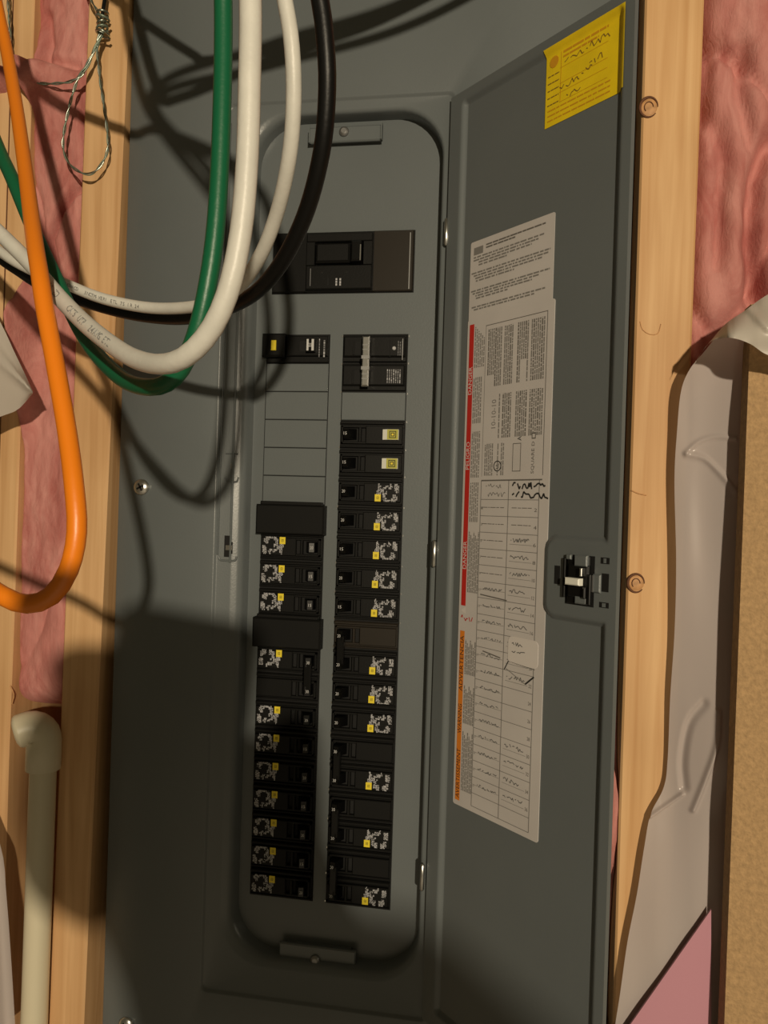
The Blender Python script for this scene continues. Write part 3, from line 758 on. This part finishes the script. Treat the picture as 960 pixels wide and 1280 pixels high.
# ================================================================== CABLES
def cable(name, spec, r, k, label, group=None, step=.004, n=14):
    """spec: (px, py, distance from camera)"""
    pts = [q if isinstance(q, Vector) else PD(*q) for q in spec]
    cl = catmull(pts, step); m = MB(); m.tube(cl, r, k, n)
    o = obj(name, m, label=label, cat='cable', group=group); return o, cl
def cluster(dx, dy, dz): return Vector((-.057+dx, -.20+dy, .151+dz))
A1 = [cluster(.004, -.010, .012), Vector((.015, -.19, .190)), Vector((.097, -.16, .214)), Vector((.20, -.10, .28))]
o_w1, c_w1 = cable('network_cable', [(-120, 175, .30), (-60, 235, .295), (0, 292, .287), (40, 332, .278), (80, 378, .262), (120, 416, .245), (170, 449, .225), (217, 453, .212), (256, 423, .207), (284, 368, .204), (301, 290, .203), (309, 200, .202), (312, 100, .201), (313, 0, .201),
      (308, -120, .20), (265, -330, .20)] + A1, .0031, 'wjack', 'thick white network cable hanging in a loop in front of the green one')
o_g, c_g = cable('network_cable', [(-50, 60, .34), (-22, 135, .33), (0, 190, .32), (16, 225, .31), (40, 283, .30), (66, 340, .295), (105, 420, .28), (148, 470, .26), (187, 484, .245), (218, 472, .240), (240, 432, .236), (257, 370, .234), (270, 280, .234), (277, 150, .235), (279, 0, .236),
      (272, -120, .23), (245, -300, .225), cluster(.002, .004, .010), Vector((.015, -.175, .178)), Vector((.097, -.145, .200)), Vector((.20, -.09, .262))], .0030, 'green', 'green cable hanging in a loop that dips lowest')
o_w2, c_w2 = cable('network_cable', [(-90, 232, .40), (-40, 282, .385), (5, 318, .375), (40, 338, .37), (75, 352, .365), (128, 373, .36), (190, 385, .355), (250, 382, .34), (292, 364, .32), (322, 326, .30), (345, 270, .285), (361, 200, .27), (367, 130, .262), (365, 60, .257), (356, 0, .255),
      (330, -130, .25), (280, -270, .24), cluster(.004, .000, -.004), cluster(-.03, .04, .04), Vector((-.103, -.14, .225)), Vector((-.14, -.12, .30))], .0028, 'wjack', 'thinner white cable lying along the black one')
o_b, c_b = cable('network_cable', [(-80, 262, .41), (-30, 300, .40), (0, 322, .39), (22, 337, .385), (60, 360, .38), (130, 384, .375), (190, 396, .37), (245, 396, .355), (305, 375, .33), (345, 338, .31), (380, 272, .292), (402, 190, .276), (409, 110, .268), (406, 45, .264), (400, 0, .262),
      (380, -110, .255), (330, -240, .245), cluster(.004, .010, -.010), cluster(-.03, .045, -.012), Vector((-.125, -.14, .150)), Vector((-.22, -.13, .19))], .0033, 'bjack', 'black cable looping across the panel behind the white ones')
o_o, c_o = cable('network_cable', [(-16, -60, .38), (-3, 10, .375), (8, 62, .365), (20, 130, .34), (32, 215, .305), (43, 300, .268), (50, 345, .255), (56, 385, .250), (70, 460, .243), (84, 540, .236), (93, 610, .230), (96, 665, .228), (86, 712, .228), (64, 745, .228), (34, 755, .228), (2, 744, .228), (-60, 705, .232), (-200, 640, .25), (-420, 520, .30)],
      .0032, 'orange', 'bright orange cable curving down the left side')
for i, (dx, dz, r_) in enumerate(((-.004, .020, .0034), (.004, .030, .0030))):  # unseen extra cables, added to make the overhead shadow bands thicker
    cable('network_cable', [Vector((-.103-.012*i, -.13, .236-.01*i)), cluster(dx-.012, .052+.03*i, dz-.004+.012*i), cluster(dx+.008, .044+.028*i, dz-.010+.012*i), Vector((.010, -.150+.03*i, .184+.006*i)), Vector((.060, -.125+.03*i, .200+.008*i)), Vector((.13, -.10+.03*i, .235+.008*i))], r_, 'bjack' if i else 'wjack',
          ('white' if not i else 'black')+' cable added above the panel, out of the frame, to thicken the bundle shadow')
def cable_text(cl, start, s, size, k, parent, adv=.62, flip=False):
    m = MB(); d = 0; i = 0; target = start
    acc = [0]
    for a, b in zip(cl, cl[1:]): acc.append(acc[-1]+(b-a).length)
    for ch in s:
        if ch != ' ':
            while i < len(acc)-2 and acc[i+1] < target: i += 1
            t = (target-acc[i])/max(1e-9, acc[i+1]-acc[i]); p = cl[i].lerp(cl[i+1], t); tg = (cl[i+1]-cl[i]).normalized()
            n = (CAM-p); n = (n-tg*n.dot(tg)).normalized(); up = n.cross(tg)
            if flip: tg = -tg; up = -up
            R_ = .0031
            vs, fs, x0, x1, y0, y1 = glyphs(ch); b = len(m.v)
            for x, y in vs:
                u = (x-.3)*size; v = (y-.35)*size; a = v/R_
                m.v.append(p + tg*u + up*math.sin(a)*R_*1.01 + n*math.cos(a)*R_*1.03)
            for f in fs: m.f.append([b+q for q in f]); m.m.append(m.mi(k)); m.sm.append(False)
        target += (-size*adv if flip else size*adv)
    obj('printed_text', m, parent, recalc=False)
def arclen(cl, q):
    q = PD(*q); acc = 0; best = (9, 0)
    for a, b in zip(cl, cl[1:]):
        acc += (b-a).length
        if (b-q).length < best[0]: best = ((b-q).length, acc)
    return best[1]
cable_text(c_w1, arclen(c_w1, (2, 295, .245)), 'SS0 ZD     CAT5 UTP  24AWG ETL', .0036, 'cprint', o_w1)
cable_text(c_w2, arclen(c_w2, (75, 352, .365)), 'PTIMINGX4CD   3NCTM-VERI ETL 75 IR 24', .0024, 'cprint', o_w2)

# bare wires twisted together at the top left
wires = empty('twisted_wires', P(120, 220, -.02), 'thin bare wires knotted and hanging in loops on the left stud', 'wires')
def wire(spec, tw=.0008, y=-.016, r=.00050):
    base = catmull([P(a, b, y) if len(q) == 2 else P(a, b, q[2]) for q in spec for a, b in [q[:2]]], .0012)
    for ph, k in ((0, 'copper'), (math.pi, 'greenwire')):
        pts = []
        for i, p in enumerate(base):
            t = (base[min(i+1, len(base)-1)]-base[max(i-1, 0)]).normalized(); n = Vector((0, -1, 0)); n = (n-t*n.dot(t)).normalized(); b = t.cross(n)
            a = ph+i*.42; pts.append(p+(n*math.cos(a)+b*math.sin(a))*tw*.7)
        m = MB(); m.tube(pts, r, k, 6); obj('wire', m, wires)
wire([(104, -25), (114, 0), (124, 18), (129, 34), (124, 52), (110, 78), (96, 98), (75, 104), (45, 103), (24, 92), (14, 70), (12, 30), (8, -20)])
wire([(126, 40), (118, 62), (108, 82), (97, 100), (88, 128), (81, 160), (79, 185), (88, 206), (105, 217), (118, 215), (130, 200), (135, 182), (133, 155), (128, 120), (124, 90), (122, 60), (127, 42)])
wire([(125, 40), (117, 66), (104, 92), (90, 102)], .0006)
m = MB()
for i in range(5):
    c = P(128, 18+i*6.2, -.0165); R1 = .0036+.0006*math.sin(i*2)
    ax = Vector((.3*math.sin(i*1.9), 0, 1)).normalized(); a = ax.orthogonal().normalized(); b = ax.cross(a)
    m.tube([c+(a*math.cos(t*.5)+b*math.sin(t*.5))*R1+ax*.0004*t*.2 for t in range(14)], .0008, 'greenwire' if i % 2 else 'copper', 6)
obj('wire_wrap', m, wires)
m = MB(); m.tube([P(118, -30, -.012), P(132, -8, -.013), P(128, 20, -.014)], .0013, 'bjack', 8); obj('wire_sleeve', m, wires)

# yellow cable in the gap between stud and panel
m = MB(); m.tube(catmull([(-.1585, .035, -.60), (-.1580, .030, -.35), (-.1572, .024, -.20), (-.1560, .030, -.05), (-.1560, .04, .10)], .01), .0025, 'nmj', 10)
obj('yellow_cable', m, label='yellow cable in the dark gap beside the left edge of the panel', cat='cable')

# ---- plastic pipe
py_ = -.012
a0, a1 = P(54, 955, py_), P(41, 1330, py_)
rp = .0087
pipe = empty('plastic_pipe', (a1.x, py_, -.75), 'cream plastic pipe with an elbow standing in the left stud bay', 'pipe')
m = MB(); dirp = (a1-a0).normalized(); m.tube([a0-dirp*.01, a1+dirp*.22], rp*1.0, 'pvc', 28); obj('pipe', m, pipe)
m = MB(); c0 = P(55, 925, py_)
m.tube([a0+dirp*.004, a0+dirp*.0032, a0-dirp*.012, c0], [rp*1.05, rp*1.30, rp*1.30, rp*1.30], 'pvc', 28)
el = [c0+dirp*.002, c0-dirp*.004+Vector((-.0010, -.0003, 0)), c0-dirp*.0080+Vector((-.0045, -.002, 0)), c0-dirp*.0086+Vector((-.0085, -.004, .0)), c0-dirp*.0080+Vector((-.0118, -.006, -.0004)), c0-dirp*.0076+Vector((-.0140, -.0075, -.0008))]
m.tube(catmull(el, .002), rp*1.30, 'pvc', 28)
e1 = Vector(el[-1]); dv = (Vector(el[-1])-Vector(el[-2])).normalized()
m.tube([e1-dv*.001, e1, e1+dv*.0015, e1+dv*.0028, e1+dv*.0032], [rp*1.3, rp*1.29, rp*1.18, rp*.85, rp*.3], 'pvc', 28)
obj('elbow', m, pipe)

# ================================================================== SHEETS ON THE RIGHT
def sheet(name, rows, k, label, bump=lambda u, v: 0.0, nu=40, sub=10, cat='plastic sheet'):
    """rows: (py, left px, right px, y left, y right)"""
    rr = []
    cp = [Vector((r[1], r[0], r[3])) for r in rows]; cr = [Vector((r[2], r[0], r[4])) for r in rows]
    def res(c):
        out = []; Q = [c[0]*2-c[1]]+c+[c[-1]*2-c[-2]]
        for i in range(1, len(Q)-2):
            for j in range(sub):
                t = j/sub; a, b, d, e_ = Q[i-1:i+3]; out.append(.5*((2*b)+(d-a)*t+(2*a-5*b+4*d-e_)*t*t+(3*b-a-3*d+e_)*t*t*t))
        return out+[c[-1]]
    A, B = res(cp), res(cr); m = MB(); g = []
    for j, (a, b) in enumerate(zip(A, B)):
        row = []
        for i in range(nu+1):
            u = i/nu; q = a.lerp(b, u); y = q.z + bump(q.x, q.y); row.append(P(q.x, q.y, q.z)+Vector((0, y-q.z, 0)))
        g.append(row)
    m.grid(g, k); return obj(name, m, label=label, cat=cat, recalc=False)
_pc = {}
def px_crease(x, y, pts, w):
    k = tuple(pts)
    if k not in _pc: _pc[k] = [(v.x, v.y) for v in catmull([Vector((a, b, 0)) for a, b in pts], 6)]
    if not any(abs(x-a) < 30 and abs(y-b) < 30 for a, b in _pc[k]): return 0.0
    return crease(x, y, _pc[k], w)
def film_bump(x, y):
    b = -.0020*noise.noise(Vector((x*.022, y*.006, 1)))
    for pts, w, d in (([(856, 567), (872, 553), (893, 546), (918, 548)], 2.6, -.0013), ([(858, 568), (880, 573), (900, 592), (918, 614)], 3.2, -.0016),
                      ([(898, 890), (895, 930), (880, 975), (866, 1012)], 3.4, -.0022), ([(812, 1020), (835, 1006), (853, 993)], 2.5, -.0016), ([(856, 985), (854, 950), (862, 905), (880, 880)], 5, .0022)):
        b += d*px_crease(x, y, pts, w)
    return b
fr = [(415, 900, 950, -.036, -.036), (440, 880, 950, -.030, -.034), (462, 862, 950, -.026, -.032), (490, 851, 950, -.022, -.032), (540, 846, 950, -.019, -.030), (600, 843, 948, -.018, -.030), (700, 845, 946, -.018, -.030), (790, 843, 944, -.016, -.030), (870, 838, 942, -.015, -.030),
      (950, 835, 940, -.014, -.030), (985, 830, 938, -.014, -.028), (1018, 813, 936, -.014, -.026), (1060, 805, 934, -.016, -.026), (1120, 796, 932, -.017, -.026), (1180, 784, 930, -.017, -.026), (1240, 775, 928, -.016, -.026), (1300, 766, 925, -.014, -.026), (1400, 755, 922, -.014, -.026)]
sheet('plastic_sheet', fr, 'film', 'wrinkled translucent plastic sheet hanging between the right stud and the brown board', film_bump, nu=90, sub=26)
def flap_bump(x, y): return -.003*noise.noise(Vector((x*.04, y*.04, 5)))-.0030*crease(x, y, [(908, 400), (914, 440)], 4)-.003*crease(x, y, [(935, 385), (960, 410)], 5)
m = MB(); top = [(1010, 345), (985, 355), (955, 371), (930, 389), (908, 404), (890, 424), (876, 442), (867, 456)]
bot = [(1010, 455), (985, 450), (958, 443), (938, 430), (918, 423), (902, 423), (885, 430), (867, 457)]
g = []
for (ax, ay), (bx, by) in zip(catmull([Vector((a, b, 0)) for a, b in top], 4), catmull([Vector((a, b, 0)) for a, b in bot], 4)) if False else []: pass
def poly_res(c, n):
    c = [Vector((a, b, 0)) for a, b in c]; cl = catmull(c, 3); return [cl[int(i*(len(cl)-1)/n)] for i in range(n+1)]
Tp, Bp = poly_res(top, 50), poly_res(bot, 50)
for t, b in zip(Tp, Bp):
    row = []
    for i in range(21):
        u = i/20; q = t.lerp(b, u); yy = min(-.0375, -.070+.018*((1-u)**2)+.034*min(1, max(0, (918-q.x)/50))) + flap_bump(q.x, q.y); row.append(P(q.x, q.y, yy))
    g.append(row)
m.grid(g, 'film2'); obj('plastic_flap', m, label='pale plastic folded over the top corner of the brown board', cat='plastic sheet', recalc=False)
# brown board
yb_ = -.046; a = P(939, 380, yb_); b = P(905, 1290, yb_)
m = MB(); sl = (b.x-a.x)/(b.z-a.z); zt, zbm = a.z, -Z0+.02
xt, xb = a.x, a.x+sl*(zbm-zt)
xb = max(xb, b.x-.02); 
m.hexa([(xb, yb_+.012, zbm), (.46, yb_+.012, zbm), (.46, yb_+.012, zt), (xt, yb_+.012, zt), (xb, yb_, zbm), (.46, yb_, zbm), (.46, yb_, zt), (xt, yb_, zt)], 'board')
obj('fibreboard_sheet', m, label='rough brown fibreboard leaning at the right edge of the photo', cat='board')
# pink foam board corner
m = MB(); q = [P(889, 1137, -.0290), P(889, 1420, -.0290), P(690, 1420, -.0160)]
q2 = [p+Vector((0, .0015, 0)) for p in q]
m.face(q, 'foam'); m.face(q2[::-1], 'foam')
for i in range(3): m.face([q[i], q2[i], q2[(i+1) % 3], q[(i+1) % 3]], 'foam')
obj('foam_board', m, label='smooth pink board corner at the foot of the plastic sheet', cat='board')

# left plastic flaps
m = MB(); g = []
for t, b in zip(poly_res([(-40, 330), (0, 402), (18, 440), (30, 465), (41, 489)], 24), poly_res([(-60, 540), (-30, 535), (0, 521), (22, 512), (41, 492)], 24)):
    g.append([P(*(t.lerp(b, i/12)).xy, -.040-.006*math.sin(3*i/12)-.006*crease(t.lerp(b, i/12).x, t.lerp(b, i/12).y, [(-10, 440), (36, 484)], 4)) for i in range(13)])
m.grid(g, 'film2'); obj('plastic_flap', m, label='pale plastic corner poking in from the left edge below the white cable', cat='plastic sheet', recalc=False)
m = MB(); g = []
for t, b in zip(poly_res([(-40, 960), (0, 1055), (8, 1120), (14, 1200), (20, 1300)], 20), poly_res([(-90, 960), (-60, 1055), (-50, 1120), (-40, 1200), (-40, 1300)], 20)):
    g.append([P(*(t.lerp(b, i/8)).xy, -.030-.004*math.sin(i)) for i in range(9)])
m.grid(g, 'film'); obj('plastic_sheet', m, label='greyish plastic at the bottom left corner of the photo', cat='plastic sheet', recalc=False)

# ================================================================== THE ONE TAKING THE PICTURE (behind the lens; gives the big shadow)
m = MB(); yc = CAM.y-.006
def slab(x0, x1, z0, z1, r, ya, yb, k):
    a = rrect(x0, x1, z0, z1, r, ya, 6); b = rrect(x0, x1, z0, z1, r, yb, 6); m.face(a, k); m.face(b[::-1], k); m.grid([a, b], k, False, True)
slab(CAM.x-.060, CAM.x+.018, CAM.z-.135, CAM.z+.014, .010, yc, yc-.008, 'phone')
_c = CAM.copy()
for v in m.v:
    a = math.radians(7); dx, dz = v.x-_c.x, v.z-_c.z; v.x = _c.x+dx*math.cos(a)+dz*math.sin(a); v.z = _c.z-dx*math.sin(a)+dz*math.cos(a)
ph = obj('phone', m, label='dark phone held upright behind the lens', cat='phone')
m = MB(); m.disc((CAM.x-.002, yc, CAM.z-.020), (0, 1, 0), .006, [(1, 0), (1, .001), (.8, .0012)], 'blackgloss', 16); obj('lens_ring', m, ph)
def limb(m, pts, rad, k='skin'):
    pts = [Vector(p) for p in pts]; cl = catmull(pts, .006); n = len(cl)
    rs = [];
    for i in range(n):
        t = i/(n-1)*(len(rad)-1); j = min(int(t), len(rad)-2); rs.append(rad[j]*(1-(t-j))+rad[j+1]*(t-j))
    m.tube(cl, rs, k, 12)
def OC(px, py, dy):
    """the point, dy behind the lens, that throws its shadow on the panel at this spot"""
    w = P(px, py, 0); t = (CAM.y-dy - w.y)/(LP.y-w.y); return w + (LP-w)*t
m = MB(); cx, cz = CAM.x, CAM.z; yh = CAM.y-.022
limb(m, [OC(150, 850, .03), OC(100, 900, .035), OC(82, 1000, .04), OC(100, 1080, .045), OC(165, 1110, .06)], [.014, .024, .026, .026, .026])
for i in range(4):
    z = cz-.012-.022*i; limb(m, [OC(95, 860+62*i, .03), (cx-.084+.004*i, yh+.003, z), (cx-.060, yh+.006, z+.003), (cx-.048-.003*i, yh+.004, z+.002)], [.0105, .0095, .0085, .007])
limb(m, [(cx-.088, yh-.02, cz-.085), (cx-.060, yh-.012, cz-.062), (cx-.035, yh-.008, cz-.048)], [.014, .012, .009])
limb(m, [OC(372, 900, .03), OC(362, 1000, .04), OC(360, 1080, .045), OC(375, 1140, .06)], [.010, .017, .022, .026])
for i in range(4):
    z = cz-.050-.021*i; limb(m, [OC(372, 910+50*i, .03), (cx+.026, yh+.003, z), (cx+.008, yh+.006, z), (cx-.008, yh+.004, z)], [.0105, .0095, .0085, .007])
limb(m, [OC(370, 1000, .04), (cx+.016, yh-.014, cz-.080), (cx-.002, yh-.012, cz-.070)], [.013, .011, .009])
limb(m, [OC(165, 1100, .06), OC(235, 1190, .10), OC(300, 1290, .16), OC(380, 1420, .28), OC(430, 1450, .42), OC(440, 1330, .46)], [.026, .044, .048, .054, .06, .07])
limb(m, [OC(360, 1130, .06), OC(420, 1250, .10), OC(490, 1330, .16), OC(540, 1440, .28), OC(560, 1500, .42), OC(560, 1440, .46)], [.026, .036, .042, .05, .055, .06])
limb(m, [OC(200, 1130, .06), OC(300, 1160, .08), OC(400, 1190, .08)], [.026, .030, .026])
per = obj('person', m, label='hands and forearms of the person taking the photo', cat='person')
rm = per.modifiers.new('join', 'REMESH'); rm.mode = 'VOXEL'; rm.voxel_size = .004; rm.use_smooth_shade = True
